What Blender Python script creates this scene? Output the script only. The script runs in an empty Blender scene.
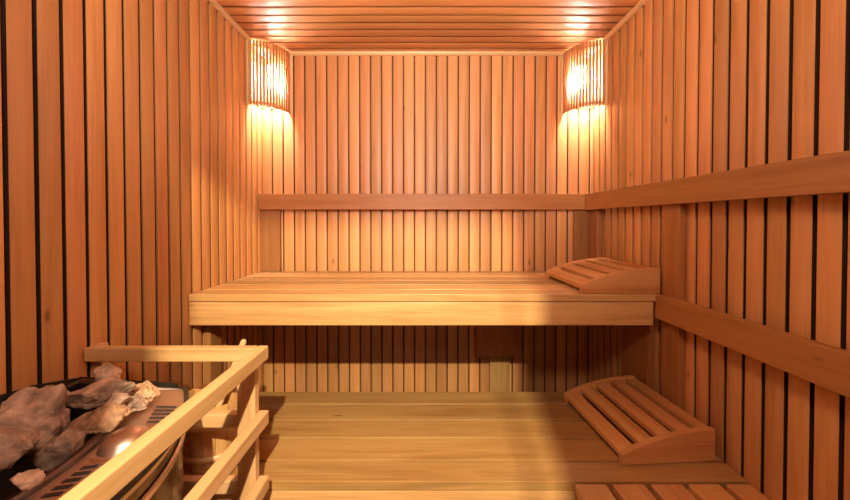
import bpy, bmesh, math, random
from mathutils import Vector, Matrix, noise

C = bpy.context.scene.collection
S = bpy.context.scene
R = math.radians
rnd = random.Random(7)

# ---------------------------------------------------------------- camera
EYE = 1.2
PITCH = R(0.8)
cd = bpy.data.cameras.new('camera')
cd.lens = 36 * 355 / 850
cd.sensor_width = 36
cd.shift_x = 0.0035
cd.shift_y = (-29 + 355 * math.tan(PITCH)) / 850
cd.clip_start = 0.01
cam = bpy.data.objects.new('camera', cd)
C.objects.link(cam)
cam.location = (0, 0, EYE)
cam.rotation_euler = (R(90) - PITCH, 0, 0)
S.camera = cam

# ---------------------------------------------------------------- world, exposure, lights
w = bpy.data.worlds.new('world')
S.world = w
w.use_nodes = True
w.node_tree.nodes['Background'].inputs[0].default_value = (1.0, 0.80, 0.62, 1)
w.node_tree.nodes['Background'].inputs[1].default_value = 0.25
S.view_settings.view_transform = 'Standard'
S.view_settings.look = 'None'
S.view_settings.gamma = 1
S.view_settings.exposure = 0.6

def area(name, loc, aim, size, watts, col):
    l = bpy.data.lights.new(name, 'AREA')
    l.shape = 'DISK'
    l.size = size
    l.energy = watts
    l.color = col
    o = bpy.data.objects.new(name, l)
    C.objects.link(o)
    o.location = loc
    o.rotation_euler = (Vector(aim) - Vector(loc)).to_track_quat('-Z', 'Y').to_euler()
    return o

# lamp of the changing room, shining in through the doorway behind the camera
area('doorway_lamp', (0.15, -0.90, 2.23), (0.0, 1.3, 0.75), 0.045, 78, (1.0, 0.88, 0.58))
# two added fill lights behind the camera, one wide, one aimed upward
area('wide_fill', (0.0, -0.20, 1.95), (0.0, 1.60, 1.9), 0.24, 9.5, (1.0, 0.82, 0.66))
area('upward_fill', (0.0, -0.20, 1.62), (0.0, 1.60, 2.05), 0.26, 7.5, (1.0, 0.82, 0.70)).data.spread = R(88)
BULB = 760.0          # strength of the two corner bulbs
BULB_COL = (1.0, 0.90, 0.84)

# ---------------------------------------------------------------- materials
_mats = {}
def nodes_of(name):
    m = bpy.data.materials.new(name)
    m.use_nodes = True
    nt = m.node_tree
    return m, nt, nt.nodes['Principled BSDF']

def wood(tone, axis):
    key = (tone, axis)
    if key in _mats:
        return _mats[key]
    dark, mid, light, rough, vary = {
        'wall':   ((0.42, 0.178, 0.052), (0.56, 0.244, 0.083), (0.64, 0.305, 0.115), 0.45, 0.19),
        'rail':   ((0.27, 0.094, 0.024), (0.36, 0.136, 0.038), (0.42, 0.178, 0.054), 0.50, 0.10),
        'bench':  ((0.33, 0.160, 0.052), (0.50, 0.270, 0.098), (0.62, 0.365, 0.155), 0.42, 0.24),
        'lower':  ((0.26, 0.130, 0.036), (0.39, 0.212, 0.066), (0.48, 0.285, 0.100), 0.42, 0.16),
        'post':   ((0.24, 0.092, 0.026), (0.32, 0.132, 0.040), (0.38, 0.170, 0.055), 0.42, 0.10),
        'dim_backing':   ((0.09, 0.034, 0.010), (0.13, 0.050, 0.015), (0.17, 0.068, 0.022), 0.70, 0.0),  # groove shade put into the backing colour; also dims the walls behind the bulbs
        'rest':   ((0.40, 0.160, 0.048), (0.55, 0.250, 0.084), (0.64, 0.325, 0.125), 0.42, 0.16),
        'guard':  ((0.44, 0.225, 0.090), (0.58, 0.325, 0.140), (0.66, 0.400, 0.190), 0.45, 0.12),
        'bucket': ((0.42, 0.190, 0.060), (0.56, 0.290, 0.105), (0.66, 0.380, 0.160), 0.42, 0.20),
        'shade':  ((0.30, 0.110, 0.036), (0.43, 0.175, 0.060), (0.52, 0.235, 0.090), 0.50, 0.12),
        'pale':   ((0.52, 0.300, 0.130), (0.64, 0.400, 0.190), (0.72, 0.480, 0.250), 0.45, 0.10),
        'groove_shade':    ((0.030, 0.010, 0.004), (0.045, 0.016, 0.006), (0.060, 0.022, 0.008), 0.80, 0.0),  # near-black backing, the shade of the open joints put into its colour
    }[tone]
    m, nt, b = nodes_of('wood_%s_%s' % (tone, axis))
    N, L = nt.nodes, nt.links
    tc = N.new('ShaderNodeTexCoord')
    geo = N.new('ShaderNodeNewGeometry')
    oi = N.new('ShaderNodeObjectInfo')
    rsum = N.new('ShaderNodeMath'); rsum.operation = 'ADD'
    L.new(geo.outputs['Random Per Island'], rsum.inputs[0])
    L.new(oi.outputs['Random'], rsum.inputs[1])
    fr = N.new('ShaderNodeMath'); fr.operation = 'FRACT'
    L.new(rsum.outputs[0], fr.inputs[0])
    off = N.new('ShaderNodeMath'); off.operation = 'MULTIPLY'; off.inputs[1].default_value = 37.0
    L.new(rsum.outputs[0], off.inputs[0])
    add = N.new('ShaderNodeVectorMath'); add.operation = 'ADD'
    L.new(tc.outputs['Object'], add.inputs[0])
    L.new(off.outputs[0], add.inputs[1])
    def mapped(along, across):
        mp = N.new('ShaderNodeMapping')
        s = [across] * 3
        s['xyz'.index(axis)] = along
        mp.inputs['Scale'].default_value = s
        L.new(add.outputs[0], mp.inputs['Vector'])
        return mp
    n1 = N.new('ShaderNodeTexNoise')
    n1.inputs['Scale'].default_value = 1.0; n1.inputs['Detail'].default_value = 5
    n1.inputs['Distortion'].default_value = 0.9
    L.new(mapped(1.3, 17).outputs[0], n1.inputs['Vector'])
    n2 = N.new('ShaderNodeTexNoise')
    n2.inputs['Scale'].default_value = 1.0; n2.inputs['Detail'].default_value = 3
    L.new(mapped(5, 150).outputs[0], n2.inputs['Vector'])
    mx = N.new('ShaderNodeMath'); mx.operation = 'MULTIPLY_ADD'
    mx.inputs[1].default_value = 0.42
    L.new(n2.outputs['Fac'], mx.inputs[0])
    sc = N.new('ShaderNodeMath'); sc.operation = 'MULTIPLY_ADD'
    sc.inputs[1].default_value = 0.85; sc.inputs[2].default_value = -0.13
    L.new(n1.outputs['Fac'], sc.inputs[0])
    L.new(sc.outputs[0], mx.inputs[2])
    rp = N.new('ShaderNodeValToRGB')
    e = rp.color_ramp.elements
    e[0].position = 0.25; e[0].color = (*dark, 1)
    e[1].position = 0.78; e[1].color = (*light, 1)
    k = e.new(0.50); k.color = (*mid, 1)
    L.new(mx.outputs[0], rp.inputs[0])
    # a plank here and there is paler, darker or redder
    val = N.new('ShaderNodeMapRange')
    val.inputs['To Min'].default_value = 1 - vary; val.inputs['To Max'].default_value = 1 + vary
    L.new(fr.outputs[0], val.inputs['Value'])
    f2 = N.new('ShaderNodeMath'); f2.operation = 'MULTIPLY'; f2.inputs[1].default_value = 7.31
    L.new(fr.outputs[0], f2.inputs[0])
    f3 = N.new('ShaderNodeMath'); f3.operation = 'FRACT'
    L.new(f2.outputs[0], f3.inputs[0])
    hue = N.new('ShaderNodeMapRange')
    hue.inputs['To Min'].default_value = 0.5 - 0.005; hue.inputs['To Max'].default_value = 0.5 + 0.005
    if vary == 0:
        hue.inputs['To Min'].default_value = hue.inputs['To Max'].default_value = 0.5
    L.new(f3.outputs[0], hue.inputs['Value'])
    hs = N.new('ShaderNodeHueSaturation')
    L.new(rp.outputs[0], hs.inputs['Color'])
    L.new(val.outputs[0], hs.inputs['Value'])
    L.new(hue.outputs[0], hs.inputs['Hue'])
    # sparse small knots
    vo = N.new('ShaderNodeTexVoronoi'); vo.inputs['Scale'].default_value = 1.0
    L.new(mapped(3.2, 7.5).outputs[0], vo.inputs['Vector'])
    kr = N.new('ShaderNodeMapRange')
    kr.inputs['From Min'].default_value = 0.025; kr.inputs['From Max'].default_value = 0.07
    kr.inputs['To Min'].default_value = 0.5; kr.inputs['To Max'].default_value = 1.0
    L.new(vo.outputs['Distance'], kr.inputs['Value'])
    mul = N.new('ShaderNodeVectorMath'); mul.operation = 'SCALE'
    L.new(hs.outputs[0], mul.inputs[0])
    L.new(kr.outputs[0], mul.inputs['Scale'])
    L.new(mul.outputs[0], b.inputs['Base Color'])
    b.inputs['Roughness'].default_value = rough
    b.inputs['Specular IOR Level'].default_value = 0.45
    bp = N.new('ShaderNodeBump')
    bp.inputs['Strength'].default_value = 0.16; bp.inputs['Distance'].default_value = 0.002
    L.new(n2.outputs['Fac'], bp.inputs['Height'])
    L.new(bp.outputs[0], b.inputs['Normal'])
    _mats[key] = m
    return m

def metal(name, col, rough, metallic=1.0):
    if name in _mats:
        return _mats[name]
    m, nt, b = nodes_of(name)
    N, L = nt.nodes, nt.links
    tc = N.new('ShaderNodeTexCoord')
    n = N.new('ShaderNodeTexNoise'); n.inputs['Scale'].default_value = 30; n.inputs['Detail'].default_value = 4
    L.new(tc.outputs['Object'], n.inputs['Vector'])
    mr = N.new('ShaderNodeMapRange')
    mr.inputs['To Min'].default_value = rough - 0.06; mr.inputs['To Max'].default_value = rough + 0.08
    L.new(n.outputs['Fac'], mr.inputs['Value'])
    L.new(mr.outputs[0], b.inputs['Roughness'])
    b.inputs['Base Color'].default_value = (*col, 1)
    b.inputs['Metallic'].default_value = metallic
    _mats[name] = m
    return m

def stone_mat():
    if 'stone' in _mats:
        return _mats['stone']
    m, nt, b = nodes_of('stone')
    N, L = nt.nodes, nt.links
    tc = N.new('ShaderNodeTexCoord')
    oi = N.new('ShaderNodeObjectInfo')
    off = N.new('ShaderNodeVectorMath'); off.operation = 'ADD'
    L.new(tc.outputs['Object'], off.inputs[0]); L.new(oi.outputs['Random'], off.inputs[1])
    n = N.new('ShaderNodeTexNoise'); n.inputs['Scale'].default_value = 22; n.inputs['Detail'].default_value = 8
    n.inputs['Roughness'].default_value = 0.65
    L.new(off.outputs[0], n.inputs['Vector'])
    rp = N.new('ShaderNodeValToRGB')
    e = rp.color_ramp.elements
    e[0].position = 0.30; e[0].color = (0.11, 0.066, 0.045, 1)
    e[1].position = 0.72; e[1].color = (0.64, 0.445, 0.325, 1)
    k = e.new(0.50); k.color = (0.38, 0.250, 0.175, 1)
    L.new(n.outputs['Fac'], rp.inputs[0])
    hs = N.new('ShaderNodeHueSaturation')
    L.new(rp.outputs[0], hs.inputs['Color'])
    ca = N.new('ShaderNodeVectorMath'); ca.operation = 'SCALE'
    L.new(hs.outputs[0], ca.inputs[0])
    sx = N.new('ShaderNodeSeparateColor')
    L.new(oi.outputs['Color'], sx.inputs[0])
    L.new(sx.outputs[0], ca.inputs['Scale'])
    L.new(sx.outputs[1], hs.inputs['Saturation'])
    L.new(ca.outputs[0], b.inputs['Base Color'])
    b.inputs['Roughness'].default_value = 0.85
    bp = N.new('ShaderNodeBump'); bp.inputs['Strength'].default_value = 0.55; bp.inputs['Distance'].default_value = 0.006
    n2 = N.new('ShaderNodeTexNoise'); n2.inputs['Scale'].default_value = 60; n2.inputs['Detail'].default_value = 6
    L.new(off.outputs[0], n2.inputs['Vector'])
    L.new(n2.outputs['Fac'], bp.inputs['Height'])
    L.new(bp.outputs[0], b.inputs['Normal'])
    _mats['stone'] = m
    return m

def tile_mat():
    m, nt, b = nodes_of('floor_tile')
    N, L = nt.nodes, nt.links
    tc = N.new('ShaderNodeTexCoord')
    br = N.new('ShaderNodeTexBrick')
    br.offset = 0
    br.inputs['Color1'].default_value = (0.20, 0.13, 0.085, 1)
    br.inputs['Color2'].default_value = (0.24, 0.155, 0.10, 1)
    br.inputs['Mortar'].default_value = (0.10, 0.07, 0.05, 1)
    br.inputs['Scale'].default_value = 1.0
    br.inputs['Brick Width'].default_value = 0.3; br.inputs['Row Height'].default_value = 0.3
    br.inputs['Mortar Size'].default_value = 0.004
    L.new(tc.outputs['Object'], br.inputs['Vector'])
    L.new(br.outputs['Color'], b.inputs['Base Color'])
    b.inputs['Roughness'].default_value = 0.5
    return m

def bulb_mat():
    m, nt, b = nodes_of('bulb_glass')
    b.inputs['Base Color'].default_value = (0.9, 0.9, 0.9, 1)
    b.inputs['Emission Color'].default_value = (*BULB_COL, 1)
    b.inputs['Emission Strength'].default_value = BULB
    return m

# ---------------------------------------------------------------- mesh helpers
def box(bm, x0, x1, y0, y1, z0, z1, bev=0.0015, seg=2):
    r = bmesh.ops.create_cube(bm, size=1.0)
    vs = r['verts']
    for v in vs:
        v.co.x = x0 + (v.co.x + 0.5) * (x1 - x0)
        v.co.y = y0 + (v.co.y + 0.5) * (y1 - y0)
        v.co.z = z0 + (v.co.z + 0.5) * (z1 - z0)
    if bev > 0:
        es = list({e for v in vs for e in v.link_edges})
        bmesh.ops.bevel(bm, geom=es, offset=bev, segments=seg, affect='EDGES', profile=0.5)

def prism(bm, pts, axis, a, b):
    """extrude a closed 2-D outline along an axis; pts are the two other coordinates in x,y,z order"""
    def co(p, t):
        return {'x': (t, p[0], p[1]), 'y': (p[0], t, p[1]), 'z': (p[0], p[1], t)}[axis]
    lo = [bm.verts.new(co(p, a)) for p in pts]
    hi = [bm.verts.new(co(p, b)) for p in pts]
    n = len(pts)
    bm.faces.new(lo); bm.faces.new(list(reversed(hi)))
    for i in range(n):
        j = (i + 1) % n
        bm.faces.new((lo[j], lo[i], hi[i], hi[j]))
    bmesh.ops.recalc_face_normals(bm, faces=bm.faces[:])

def link(name, bm, mat, parent=None, origin=(0, 0, 0), smooth=False):
    me = bpy.data.meshes.new(name)
    if any(origin):
        bmesh.ops.translate(bm, verts=bm.verts[:], vec=-Vector(origin))
    bm.to_mesh(me); bm.free()
    if smooth:
        for p in me.polygons:
            p.use_smooth = True
    me.materials.append(mat)
    o = bpy.data.objects.new(name, me)
    C.objects.link(o)
    if parent:
        o.parent = parent
    return o

def thing(name, label, cat, loc=(0, 0, 0), group=None):
    o = bpy.data.objects.new(name, None)
    o.empty_display_size = 0.05
    C.objects.link(o)
    o.location = loc
    o['label'] = label; o['category'] = cat
    if group:
        o['group'] = group
    return o

def part(name, bm, mat, t, root=None, smooth=False):
    """bm in world coordinates; t = parent; root = the thing (its location is the origin)"""
    return link(name, bm, mat, t, tuple((root or t).location), smooth)

def struct(name, bm, mat):
    o = link(name, bm, mat)
    o['kind'] = 'structure'
    return o

def board(name, t, tone, x0, x1, y0, y1, z0, z1, bev=0.0015, root=None):
    d = (x1 - x0, y1 - y0, z1 - z0)
    bm = bmesh.new()
    box(bm, x0, x1, y0, y1, z0, z1, bev)
    return part(name, bm, wood(tone, 'xyz'[d.index(max(d))]), t, root)

# ---------------------------------------------------------------- the room
XL, XR = -0.885, 0.936
YF, YB = -0.25, 1.972
H = 2.128
PT = 0.018            # plank thickness in front of the backing
P = 0.061

def plank(bm, axis, length, a, b, face, into):
    """one cladding board: softly rounded face, narrower tongue behind it, so the joint opens into a dark cavity.
    a..b across the board, face = where its front is, into = +1/-1 towards the backing"""
    lip, back, st, r = 0.0040, PT, min(0.013, (b - a) * 0.28), 0.0018
    prof = [(a, lip), (a, 0.0032)]
    n = 8
    w = b - a
    for i in range(n + 1):
        u = i / n
        prof.append((a + r * 0.6 + (w - r * 1.2) * u, 0.0026 * (2 * u - 1) ** 2))
    prof += [(b, 0.0032), (b, lip), (b - st, lip + 0.002), (b - st, back), (a + st, back), (a + st, lip + 0.002)]
    if axis == 'z_y':      # upright board on a side wall: across = y, depth = x
        prism(bm, [(face + into * d, c) for c, d in prof], 'z', *length)
    elif axis == 'z_x':    # upright board on the back wall: across = x, depth = y
        prism(bm, [(c, face + into * d) for c, d in prof], 'z', *length)
    else:                  # ceiling board: across = y, depth = z
        prism(bm, [(c, face + into * d) for c, d in prof], 'x', *length)

def plank_profile_wall(name, kind):
    bm = bmesh.new()
    if kind in ('left', 'right'):
        y = 0.759 - 17 * P if kind == 'left' else 1.764 - 34 * P
        while y < YB:
            a, b = max(y + 0.0056, YF), min(y + P - 0.0056, YB)
            if b - a > 0.008:
                plank(bm, 'z_y', (0, H), a, b, XL if kind == 'left' else XR, -1 if kind == 'left' else 1)
            y += P
    elif kind == 'back':
        x = -0.588 - 6 * 0.0607
        while x < XR:
            a, b = max(x + 0.0043, XL - PT), min(x + 0.0607 - 0.0043, XR + PT)
            if b - a > 0.008:
                plank(bm, 'z_x', (0, H), a, b, YB, 1)
            x += 0.0607
    elif kind == 'ceiling':
        y = 1.929 - 36 * 0.0619
        while y < YB:
            a, b = max(y + 0.0042, YF), min(y + 0.0619 - 0.0042, YB)
            if b - a > 0.008:
                plank(bm, 'x', (XL, XR), a, b, H, 1)
            y += 0.0619
    return bm

struct('wall_left', plank_profile_wall('w', 'left'), wood('wall', 'z'))
struct('wall_right', plank_profile_wall('w', 'right'), wood('wall', 'z'))
struct('wall_back', plank_profile_wall('w', 'back'), wood('wall', 'z'))
struct('ceiling', plank_profile_wall('c', 'ceiling'), wood('wall', 'x'))

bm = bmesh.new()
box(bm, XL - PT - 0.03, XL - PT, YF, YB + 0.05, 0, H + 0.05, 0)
struct('wall_left_backing', bm, wood('groove_shade', 'z'))
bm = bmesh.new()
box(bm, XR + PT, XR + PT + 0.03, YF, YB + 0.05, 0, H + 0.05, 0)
struct('wall_right_backing', bm, wood('groove_shade', 'z'))
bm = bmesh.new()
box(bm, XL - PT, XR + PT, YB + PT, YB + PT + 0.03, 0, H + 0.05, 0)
struct('wall_back_backing', bm, wood('dim_backing', 'z'))
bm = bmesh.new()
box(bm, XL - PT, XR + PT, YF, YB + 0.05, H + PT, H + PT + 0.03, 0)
struct('ceiling_backing', bm, wood('groove_shade', 'x'))
bm = bmesh.new()
box(bm, XL - 0.05, XR + 0.05, -1.6, YB + 0.05, -0.05, 0, 0)
struct('floor', bm, tile_mat())
# front wall, behind the camera, with the open doorway
DX0, DX1, DH = -0.150, 0.236, 2.008
bm = bmesh.new()
box(bm, XL - 0.04, DX0, YF - 0.04, YF, 0, H + 0.05, 0)
box(bm, DX1, XR + 0.04, YF - 0.04, YF, 0, H + 0.05, 0)
box(bm, DX0, DX1, YF - 0.04, YF, DH, H + 0.05, 0)
box(bm, 0.203, 0.209, YF - 0.03, YF - 0.01, 0, DH, 0)  # unseen thin bar, added to split a streak off the incoming light
struct('wall_front', bm, wood('wall', 'z'))

def cornice(name, pts, axis, a, b):
    bm = bmesh.new()
    prism(bm, pts, axis, a, b)
    struct(name, bm, wood('pale', axis))
T = 0.017
cornice('trim_1', [(XL, H), (XL + T, H), (XL + T * 0.85, H - T * 0.5), (XL + T * 0.5, H - T * 0.85), (XL, H - T)], 'y', YF, YB)
cornice('trim_2', [(XR, H), (XR - T, H), (XR - T * 0.85, H - T * 0.5), (XR - T * 0.5, H - T * 0.85), (XR, H - T)], 'y', YF, YB)
cornice('trim_3', [(YB, H), (YB - T, H), (YB - T * 0.85, H - T * 0.5), (YB - T * 0.5, H - T * 0.85), (YB, H - T)], 'x', XL + T, XR - T)

# ---------------------------------------------------------------- benches
UB_T, LB_T = 0.923, 0.455
def bolt(t, root, x, y, z):
    pass

ub = thing('upper_bench', 'wide upper wooden bench spanning the back wall, with one headrest on it', 'bench', (0, 1.65, 0))
edges = [1.339, 1.437, 1.548, 1.659, 1.768, 1.876, 1.968]
for a, b in zip(edges, edges[1:]):
    x1 = 0.905
    board('slat', ub, 'bench', XL + 0.002, x1, a, b - 0.008, UB_T - 0.028, UB_T, 0.0018)
board('front_board', ub, 'bench', XL + 0.002, 0.877, 1.341, 1.366, UB_T - 0.119, UB_T - 0.031, 0.002)
for x in (-0.50, 0.42):
    board('crossbeam', ub, 'bench', x - 0.03, x + 0.03, 1.368, 1.966, UB_T - 0.110, UB_T - 0.030)
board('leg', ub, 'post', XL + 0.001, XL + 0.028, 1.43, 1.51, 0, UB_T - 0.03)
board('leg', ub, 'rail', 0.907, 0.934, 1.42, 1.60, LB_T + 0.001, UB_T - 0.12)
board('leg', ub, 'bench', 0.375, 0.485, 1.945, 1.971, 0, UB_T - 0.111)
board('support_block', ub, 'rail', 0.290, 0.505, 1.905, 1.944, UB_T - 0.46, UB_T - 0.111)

lb = thing('lower_bench', 'lower wooden bench of wide planks stepping out below the upper bench', 'bench', (0, 1.27, 0))
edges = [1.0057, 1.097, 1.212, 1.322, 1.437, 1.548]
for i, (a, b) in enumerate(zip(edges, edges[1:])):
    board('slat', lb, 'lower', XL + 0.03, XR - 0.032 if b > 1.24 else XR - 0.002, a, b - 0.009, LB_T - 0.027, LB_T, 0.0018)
board('front_board', lb, 'bench', XL + 0.03, XR - 0.002, 1.008, 1.033, LB_T - 0.125, LB_T - 0.030, 0.002)
for x in (-0.80, 0.0, 0.85):
    board('leg', lb, 'bench', x - 0.03, x + 0.03, 1.034, 1.08, 0, LB_T - 0.028)
    board('leg', lb, 'bench', x - 0.03, x + 0.03, 1.49, 1.54, 0, LB_T - 0.028)

sb = thing('side_bench', 'short slatted bench along the right wall, its slats running towards the doorway', 'bench', (0.68, 0.5, 0))
for a, b in ((0.433, 0.522), (0.540, 0.629), (0.647, 0.737), (0.754, 0.841), (0.860, 0.932)):
    board('slat', sb, 'rest', a, b, 0.06, 0.996, LB_T - 0.027, LB_T, 0.003)
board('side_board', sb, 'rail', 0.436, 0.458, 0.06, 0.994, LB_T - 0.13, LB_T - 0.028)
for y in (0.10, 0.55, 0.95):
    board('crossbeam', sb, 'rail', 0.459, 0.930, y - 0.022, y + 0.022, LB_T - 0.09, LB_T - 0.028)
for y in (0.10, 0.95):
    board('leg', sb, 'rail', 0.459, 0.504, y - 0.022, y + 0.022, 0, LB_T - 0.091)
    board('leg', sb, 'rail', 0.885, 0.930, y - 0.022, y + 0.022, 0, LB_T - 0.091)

# ---------------------------------------------------------------- backrests
RI, RW = 0.880, 0.907          # inner and outer face of the rails on the right wall
br = thing('backrest', 'wooden backrest rail on the back wall above the upper bench', 'backrest', (0, 1.95, UB_T))
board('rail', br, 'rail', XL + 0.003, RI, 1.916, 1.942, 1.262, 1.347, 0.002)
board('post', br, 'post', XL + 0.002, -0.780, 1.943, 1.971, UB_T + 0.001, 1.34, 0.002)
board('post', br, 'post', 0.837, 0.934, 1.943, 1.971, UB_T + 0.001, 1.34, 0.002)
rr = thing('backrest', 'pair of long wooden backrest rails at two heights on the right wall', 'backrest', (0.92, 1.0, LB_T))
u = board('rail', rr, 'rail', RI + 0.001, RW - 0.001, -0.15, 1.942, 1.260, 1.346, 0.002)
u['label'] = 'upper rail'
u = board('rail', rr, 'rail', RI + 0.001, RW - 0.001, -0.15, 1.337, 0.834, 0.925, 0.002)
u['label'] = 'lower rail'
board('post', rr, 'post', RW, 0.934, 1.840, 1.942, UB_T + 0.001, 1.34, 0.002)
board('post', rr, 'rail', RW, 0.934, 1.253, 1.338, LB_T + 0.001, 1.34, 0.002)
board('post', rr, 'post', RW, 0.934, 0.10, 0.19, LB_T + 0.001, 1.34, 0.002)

# ---------------------------------------------------------------- headrests
def make_headrest(label, loc):
    W, D, H0, H1 = 0.298, 0.395, 0.031, 0.098
    t = thing('headrest', label, 'headrest', (0, 0, 0), 'slatted wooden headrests')
    h = lambda s: H0 + (H1 - H0) * (1 - (1 - s) ** 2) ** 0.92
    n = 16
    for y0 in (0.0, D - 0.022):
        pts = [(0, 0.001), (W, 0.001)] + [(W * (1 - i / n), h(1 - i / n)) for i in range(n + 1)]
        bm = bmesh.new()
        prism(bm, pts, 'y', y0, y0 + 0.022)
        bmesh.ops.bevel(bm, geom=[e for e in bm.edges if abs(e.verts[0].co.y - e.verts[1].co.y) < 1e-6], offset=0.0018, segments=2, affect='EDGES')
        link('side_panel', bm, wood('rest', 'x'), t)
    m = 5
    sw = 0.042
    for k in range(m):
        s0 = 0.004 / W + k * (W - sw - 0.006) / (m - 1) / W
        s1 = s0 + sw / W
        pts = []
        for i in range(7):
            s = s0 + (s1 - s0) * i / 6
            pts.append((s * W, h(s) - 0.0035))
        for i in range(6, -1, -1):
            s = s0 + (s1 - s0) * i / 6
            pts.append((s * W, h(s) - 0.0185))
        bm = bmesh.new()
        prism(bm, pts, 'y', 0.0225, D - 0.0225)
        link('slat', bm, wood('rest', 'y'), t)
    t.location = loc
    return t

head = make_headrest('slatted curved headrest lying on the upper bench against the wall', (0.608, 1.347, UB_T))
def copy_tree(o):
    c = o.copy(); C.objects.link(c)
    for ch in list(o.children):
        d = ch.copy(); C.objects.link(d); d.parent = c
    return c
h2 = copy_tree(head)
h2.location = (0.611, 1.070, LB_T)
h2.rotation_euler = (0, 0, R(3.6))
h2['label'] = 'slatted curved headrest lying on the lower bench beside the side bench'

# ---------------------------------------------------------------- corner lamps
BM = bulb_mat()
def corner_lamp(side, label):
    cx = XL if side < 0 else XR
    rad = 0.160
    z0, z1 = 1.790, 2.122
    t = thing('corner_lamp', label, 'lamp', (cx, YB, z0), 'slatted corner lamps')
    n = 15
    a0, a1 = R(5), R(85)
    def pol(r, a):
        return (cx - side * r * math.sin(a), YB - r * math.cos(a))
    for i in range(n):
        a = a0 + (a1 - a0) * i / (n - 1)
        c = Vector(pol(rad, a))
        er = (Vector((cx, YB)) - c).normalized()
        et = Vector((-er.y, er.x))
        hw, th = 0.0060, 0.006
        pts = [c + et * hw, c - et * hw, c - et * hw + er * th, c + et * hw + er * th]
        bm = bmesh.new()
        prism(bm, [tuple(p) for p in pts], 'z', z0, z1)
        part('slat', bm, wood('shade', 'z'), t)
    for za, zb in ((z0 + 0.012, z0 + 0.026), (z1 - 0.030, z1 - 0.016)):
        bm = bmesh.new()
        k = 20
        outer = [pol(rad - 0.0062, R(2) + R(86) * i / k) for i in range(k + 1)]
        inner = [pol(rad - 0.016, R(2) + R(86) * i / k) for i in range(k + 1)]
        prism(bm, outer + inner[::-1], 'z', za, zb)
        part('hoop', bm, wood('shade', 'x'), t)
    # mounting strips on the walls
    bm = bmesh.new()
    xa, xb = sorted((cx, cx - side * 0.008))
    box(bm, xa, xb, YB - rad - 0.013, YB - rad + 0.004, z0, z1, 0.001)
    part('mounting_strip', bm, wood('pale', 'z'), t)
    bm = bmesh.new()
    xa, xb = sorted((cx - side * (rad - 0.004), cx - side * (rad + 0.013)))
    box(bm, xa, xb, YB - 0.008, YB, z0, z1, 0.001)
    part('mounting_strip', bm, wood('pale', 'z'), t)
    # dark plates added on the two walls to dim the glow between slats
    bm = bmesh.new()
    xa, xb = sorted((cx, cx - side * 0.003))
    box(bm, xa, xb, YB - rad + 0.006, YB - 0.004, z0 + 0.03, z1, 0)
    part('dark_plate', bm, wood('dim_backing', 'z'), t)
    bm = bmesh.new()
    xa, xb = sorted((cx - side * 0.004, cx - side * (rad - 0.006)))
    box(bm, xa, xb, YB - 0.003, YB, z0 + 0.03, z1, 0)
    part('dark_plate', bm, wood('dim_backing', 'z'), t)
    # bulb and its socket
    bx, by = cx - side * 0.088, YB - 0.088
    bm = bmesh.new()
    prof = [(0.001, -0.062), (0.013, -0.056), (0.021, -0.040), (0.024, -0.018), (0.0225, 0.008), (0.018, 0.034), (0.014, 0.052), (0.013, 0.062)]
    lathe(bm, prof, bx, by, 1.955)
    part('bulb', bm, BM, t, smooth=True)
    bm = bmesh.new()
    lathe(bm, [(0.001, 2.014), (0.018, 2.014), (0.020, 2.02), (0.020, 2.05), (0.030, 2.06), (0.030, 2.075), (0.001, 2.075)], bx, by, 0)
    part('socket', bm, metal('socket_ceramic', (0.75, 0.72, 0.66), 0.4, 0.0), t, smooth=False)
    bm = bmesh.new()
    lathe(bm, [(0.001, 2.075), (0.008, 2.076), (0.008, H - 0.002), (0.001, H - 0.001)], bx, by, 0, 12)
    part('stem', bm, metal('socket_ceramic', (0.75, 0.72, 0.66), 0.4, 0.0), t)
    return t

def lathe(bm, prof, cx, cy, cz, n=28):
    rings = []
    for r, z in prof:
        rings.append([bm.verts.new((cx + r * math.cos(2 * math.pi * i / n), cy + r * math.sin(2 * math.pi * i / n), cz + z)) for i in range(n)])
    for a, b in zip(rings, rings[1:]):
        for i in range(n):
            j = (i + 1) % n
            bm.faces.new((a[i], a[j], b[j], b[i]))
    bmesh.ops.recalc_face_normals(bm, faces=bm.faces[:])

corner_lamp(-1, 'glowing corner lamp behind wooden slats, on the corner above the stove side')
corner_lamp(1, 'glowing corner lamp behind wooden slats, in the corner above the headrests')

# ---------------------------------------------------------------- stove guard
gd = thing('stove_guard', 'pale wooden guard railing of posts and rails around the stove', 'railing', (-0.65, 0.95, 0))
GX0, GX1 = -0.436, -0.410       # side rails
GY0, GY1 = 0.921, 0.945         # back rails
for zt in (0.868, 0.694, 0.518, 0.34):
    board('rail', gd, 'guard', GX0, GX1, 0.02, GY1, zt - 0.036, zt, 0.003)
    board('rail', gd, 'guard', XL + 0.002, GX0 - 0.001 if zt > 0.8 else -0.4845, GY0, GY1, zt - 0.036, zt, 0.003)
board('post', gd, 'guard', -0.484, GX0 - 0.0005, GY0, GY1 - 0.0005, 0, 0.831, 0.002)
board('post', gd, 'guard', -0.484, GX0 - 0.0005, 0.03, 0.058, 0, 0.85, 0.002)
board('post', gd, 'guard', XL + 0.002, XL + 0.026, GY1 + 0.0005, GY1 + 0.024, 0, 0.868, 0.002)

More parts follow.
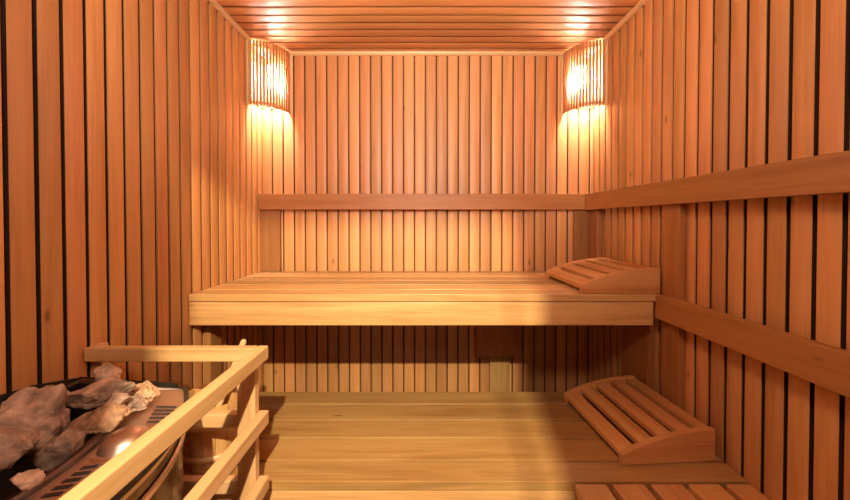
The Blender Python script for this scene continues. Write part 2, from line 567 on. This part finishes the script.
# ---------------------------------------------------------------- stove
hx = thing('sauna_stove', 'metal sauna stove heaped with stones behind the wooden guard', 'stove', (-0.68, 0.53, 0))
def outline(inset=0.0, iy=None):
    """plan of the stove: flat against the wall, bulging into the room"""
    pts = []
    yc, hw = 0.53, 0.322
    iy = inset if iy is None else iy
    n = 28
    for i in range(n + 1):
        v = -1 + 2 * i / n
        y = yc + v * (hw - iy)
        x = -0.455 - inset - 0.115 * abs(v) ** 2.1
        pts.append((x, y))
    ye = yc + hw - iy
    # rounded far corner, then the slanted side running to the wall
    pts += [(-0.577 - inset, ye + 0.007), (-0.60 - inset * 0.6, ye + 0.014)]
    pts += [(XL + 0.016 + inset * 0.35, ye + 0.050 - iy * 0.3)]
    pts += [(XL + 0.016 + inset * 0.35, yc - hw + iy - 0.055)]
    pts += [(-0.60 - inset * 0.6, yc - hw + iy - 0.014)]
    return pts
def ring_wall(bm, loops):
    """loops: list of (outline, z) bridged in order"""
    vs = [[bm.verts.new((x, y, z)) for x, y in o] for o, z in loops]
    for a, b in zip(vs, vs[1:]):
        n = len(a)
        for i in range(n):
            j = (i + 1) % n
            bm.faces.new((a[i], a[j], b[j], b[i]))
    return vs
HT = 0.792
steel = metal('brushed_steel', (0.62, 0.50, 0.44), 0.34)
dark_steel = metal('dark_steel', (0.13, 0.09, 0.07), 0.22)
black = metal('black_enamel', (0.018, 0.014, 0.012), 0.45, 0.2)
O0, O1 = outline(0.0), outline(0.004)
bm = bmesh.new()
v = ring_wall(bm, [(outline(0.03), 0.20), (outline(0.012), 0.205), (outline(0.006), 0.30), (outline(0.006), HT - 0.014)])
bm.faces.new(v[0])
bmesh.ops.recalc_face_normals(bm, faces=bm.faces[:])
part('casing', bm, dark_steel, hx)
# sloped top band between the casing and the stone pit
bm = bmesh.new()
ring_wall(bm, [(outline(0.0), HT - 0.020), (outline(0.0), HT - 0.003), (outline(0.003), HT), (outline(0.112, 0.032), HT + 0.014), (outline(0.112, 0.032), HT + 0.004)])
bmesh.ops.recalc_face_normals(bm, faces=bm.faces[:])
part('top_band', bm, steel, hx)
# dark edging round the outside of the band
bm = bmesh.new()
ring_wall(bm, [(outline(-0.003), HT - 0.009), (outline(-0.003), HT + 0.001), (outline(0.004), HT + 0.0025), (outline(0.004), HT - 0.005)])
bmesh.ops.recalc_face_normals(bm, faces=bm.faces[:])
part('edging', bm, black, hx)
# bright strip round the casing below the band
bm = bmesh.new()
ring_wall(bm, [(outline(0.004), HT - 0.062), (outline(0.0), HT - 0.060), (outline(0.0), HT - 0.050), (outline(0.004), HT - 0.048)])
bmesh.ops.recalc_face_normals(bm, faces=bm.faces[:])
part('casing_strip', bm, steel, hx)
# rolled rim and pit
bm = bmesh.new()
ring_wall(bm, [(outline(0.106, 0.026), HT + 0.008), (outline(0.106, 0.026), HT + 0.020), (outline(0.110, 0.030), HT + 0.024), (outline(0.118, 0.038), HT + 0.024), (outline(0.121, 0.041), HT + 0.018), (outline(0.123, 0.043), HT - 0.12)])
bmesh.ops.recalc_face_normals(bm, faces=bm.faces[:])
part('pit_rim', bm, metal('worn_steel', (0.15, 0.11, 0.09), 0.40), hx)
bm = bmesh.new()
ring_wall(bm, [(outline(0.124, 0.044), HT - 0.02), (outline(0.126, 0.046), 0.705)])
vv = [bm.verts.new((x, y, 0.705)) for x, y in outline(0.126, 0.046)]
bm.faces.new(vv)
bmesh.ops.recalc_face_normals(bm, faces=bm.faces[:])
part('stone_pit', bm, black, hx)
# black heat shield standing up along the wall side
bm = bmesh.new()
prism(bm, [(0.14, HT - 0.05), (0.14, HT + 0.045), (0.72, HT + 0.047), (0.80, HT + 0.036), (0.90, HT + 0.008), (0.90, HT - 0.05)], 'x', XL + 0.003, XL + 0.014)
part('dark_plate', bm, black, hx)
bm = bmesh.new()
prism(bm, [(XL + 0.016, HT + 0.004), (XL + 0.016, HT + 0.012), (-0.60, HT + 0.010), (-0.60, HT + 0.0)], 'y', 0.882, 0.886)
for vtx in bm.verts:
    vtx.co.y += -0.02 if vtx.co.x > -0.7 else 0.012
part('dark_plate', bm, black, hx)
# vent slots, two groups
for y0, xc, hl, hwid, step in ((0.706, -0.530, 0.018, 0.0019, 0.0145), (0.510, -0.537, 0.0095, 0.0040, 0.0145)):
    for k in range(5):
        y = y0 + k * step
        x = xc - (0.006 * k if y0 > 0.6 else 0)
        bm = bmesh.new()
        edge = -0.455 - 0.115 * abs((y - 0.53) / 0.322) ** 2.1
        zs = [HT + 0.014 * (edge - xx) / 0.112 for xx in (x - hl, x + hl)]
        vs = []
        for xx, zz in zip((x - hl, x + hl), zs):
            sk = 0.004 if xx > x else -0.004
            vs.append([bm.verts.new((xx, y + sk + dy, zz + dz)) for dy, dz in ((-hwid, -0.002), (hwid, -0.002), (hwid, 0.0009), (-hwid, 0.0009))])
        bm.faces.new(vs[0]); bm.faces.new(vs[1][::-1])
        for j in range(4):
            q = (j + 1) % 4
            bm.faces.new((vs[0][q], vs[0][j], vs[1][j], vs[1][q]))
        bmesh.ops.recalc_face_normals(bm, faces=bm.faces[:])
        part('vent_slot', bm, black, hx)
# round dished thermostat cap on the band
bm = bmesh.new()
lathe(bm, [(0.054, -0.004), (0.055, 0.003), (0.050, 0.006), (0.042, 0.004), (0.039, 0.007), (0.033, 0.019), (0.021, 0.027), (0.009, 0.031), (0.001, 0.0315)], -0.527, 0.628, HT + 0.006, 40)
part('dial', bm, metal('polished_steel', (0.66, 0.54, 0.46), 0.30), hx, smooth=True)
# feet
for x, y in ((-0.62, 0.30), (-0.62, 0.76), (-0.82, 0.30), (-0.82, 0.76)):
    bm = bmesh.new()
    lathe(bm, [(0.001, 0), (0.016, 0), (0.016, 0.21), (0.001, 0.21)], x, y, 0, 12)
    part('foot', bm, black, hx)

# ---------------------------------------------------------------- stones
def stone(label, px, py, d, size, rot, seed, tone=1.0, sat=1.0, cuts=9):
    """px,py: where it shows; d: its distance from the camera along y"""
    r = random.Random(seed)
    X = (px - 422) * d / 355
    Z = EYE - (py - 221) * d / 355
    bm = bmesh.new()
    bmesh.ops.create_icosphere(bm, subdivisions=5, radius=1.0)
    planes = []
    for k in range(cuts):
        n = Vector((r.uniform(-1, 1), r.uniform(-1, 1), r.uniform(-1, 1))).normalized()
        planes.append((n, r.uniform(0.48, 0.74)))
    sv = Vector((seed * 1.7, seed * 0.9, seed * 2.3))
    for v in bm.verts:
        p = v.co.copy()
        for n, h in planes:
            dd = p.dot(n) - h
            if dd > 0:
                p -= n * dd * 0.97
        p *= 1 + 0.20 * noise.noise(p * 1.6 + sv) + 0.10 * noise.noise(p * 4.0 + sv) + 0.055 * noise.noise(p * 9 + sv) + 0.02 * noise.noise(p * 20 + sv)
        v.co = Vector((p.x * size[0], p.y * size[1], p.z * size[2]))
    o = link('stove_stone', bm, stone_mat(), smooth=True)
    o.location = (X, d, Z)
    o.rotation_euler = [R(a) for a in rot]
    o['label'] = label; o['category'] = 'stone'; o['group'] = 'stones heaped on the stove'
    o.color = (tone, sat, 1, 1)
    return o

stone('large brown boulder on the stove, biggest of the stones, nearest the wall', 33, 424, 0.64, (0.066, 0.055, 0.066), (10, 20, 30), 3, 0.95)
stone('long flat stone slanting across the top of the heap', 92, 395, 0.735, (0.078, 0.040, 0.029), (14, -13, 6), 11, 1.15)
stone('small upright stone capping the far end of the long flat stone', 106, 375, 0.805, (0.030, 0.026, 0.024), (0, 10, 0), 5, 1.2)
stone('orange tinted broad stone lying in front of the long flat stone', 99, 422, 0.668, (0.056, 0.034, 0.030), (8, -6, -14), 21, 1.15, 1.3)
stone('small tan stone between the orange tinted stone and the rim', 114, 405, 0.695, (0.026, 0.020, 0.018), (0, 0, 15), 8, 1.15)
stone('small round pale stone touching the rim beside the pinkish stone', 134, 405, 0.722, (0.021, 0.019, 0.020), (0, 0, 40), 9, 1.3)
stone('pinkish stone at the far corner of the stone pit', 143, 391, 0.775, (0.030, 0.026, 0.024), (0, 20, 20), 14, 1.25, 1.3)
stone('dark wedge shaped stone in front of the large brown boulder', 61, 450, 0.595, (0.040, 0.032, 0.044), (0, 30, -20), 17, 0.62)
stone('small pale stone by the near rim below the dark wedge stone', 24, 482, 0.515, (0.019, 0.017, 0.016), (0, 0, 10), 19, 1.3)
stone('low rounded stone behind the large brown boulder, by the heat shield', 52, 396, 0.755, (0.040, 0.026, 0.022), (0, -8, 0), 23, 1.0)
stone('brown stone half out of the picture at the near wall side', -2, 450, 0.53, (0.040, 0.038, 0.045), (10, 0, 0), 27, 0.8)

# ---------------------------------------------------------------- bucket and ladle
BX, BY = -0.660, 1.125
bk = thing('sauna_bucket', 'round wooden stave bucket standing on the lower bench behind the stove guard', 'bucket', (BX, BY, LB_T))
hb = 0.192
r0, r1 = 0.090, 0.102
ns = 18
bm = bmesh.new()
for i in range(ns):
    a0 = 2 * math.pi * i / ns + 0.006; a1 = 2 * math.pi * (i + 1) / ns - 0.006
    k = 4
    lo = []; hi = []; 
    for (z, ra) in ((0.001, r0), (hb, r1)):
        ring = [(BX + ra * math.cos(a0 + (a1 - a0) * j / k), BY + ra * math.sin(a0 + (a1 - a0) * j / k), LB_T + z) for j in range(k + 1)]
        ri = ra - 0.011
        ring += [(BX + ri * math.cos(a1 + (a0 - a1) * j / k), BY + ri * math.sin(a1 + (a0 - a1) * j / k), LB_T + z) for j in range(k + 1)]
        (lo if z < 0.1 else hi).extend(bm.verts.new(c) for c in ring)
    bm.faces.new(lo); bm.faces.new(hi[::-1])
    n = len(lo)
    for j in range(n):
        q = (j + 1) % n
        bm.faces.new((lo[q], lo[j], hi[j], hi[q]))
bmesh.ops.recalc_face_normals(bm, faces=bm.faces[:])
part('body', bm, wood('bucket', 'z'), bk)
bm = bmesh.new()
lathe(bm, [(0.0005, 0.012), (0.0785, 0.012), (0.0785, 0.022), (0.0005, 0.022)], BX, BY, LB_T, 36)
part('base', bm, wood('bucket', 'x'), bk)
for za in (0.040, 0.135):
    ra = r0 + (r1 - r0) * za / hb
    bm = bmesh.new()
    lathe(bm, [(ra + 0.0003, za - 0.009), (ra + 0.004, za - 0.008), (ra + 0.005, za), (ra + 0.004, za + 0.008), (ra + 0.0015, za + 0.009), (ra + 0.0003, za - 0.009)], BX, BY, LB_T, 48)
    part('hoop', bm, wood('pale', 'x'), bk, smooth=True)
ld = thing('ladle', 'wooden ladle leaning in the bucket, its pale handle sticking up', 'ladle', (BX, BY, LB_T))
def stick(bm, a, b, ra, rb, n=12):
    a, b = Vector(a), Vector(b)
    q = (b - a).to_track_quat('Z', 'Y')
    prev = None
    steps = [(0, 0.6), (0.03, 1), (0.97, 1), (1.0, 0.6)]
    rings = []
    for t, s in steps:
        c = a.lerp(b, t); r = (ra + (rb - ra) * t) * s
        rings.append([bm.verts.new(c + q @ Vector((r * math.cos(2 * math.pi * i / n), r * math.sin(2 * math.pi * i / n), 0))) for i in range(n)])
    bm.faces.new(rings[0]); bm.faces.new(rings[-1][::-1])
    for p, c in zip(rings, rings[1:]):
        for i in range(n):
            j = (i + 1) % n
            bm.faces.new((p[i], p[j], c[j], c[i]))
    bmesh.ops.recalc_face_normals(bm, faces=bm.faces[:])
bm = bmesh.new()
stick(bm, (BX - 0.020, BY - 0.015, LB_T + 0.060), (BX + 0.052, BY + 0.085, LB_T + 0.340), 0.009, 0.010)
part('handle', bm, wood('pale', 'z'), ld)
bm = bmesh.new()
lathe(bm, [(0.001, 0.024), (0.022, 0.026), (0.034, 0.036), (0.038, 0.056), (0.035, 0.056), (0.031, 0.038), (0.020, 0.031), (0.001, 0.030)], BX - 0.022, BY - 0.020, LB_T, 24)
part('bowl', bm, wood('pale', 'x'), ld, smooth=True)
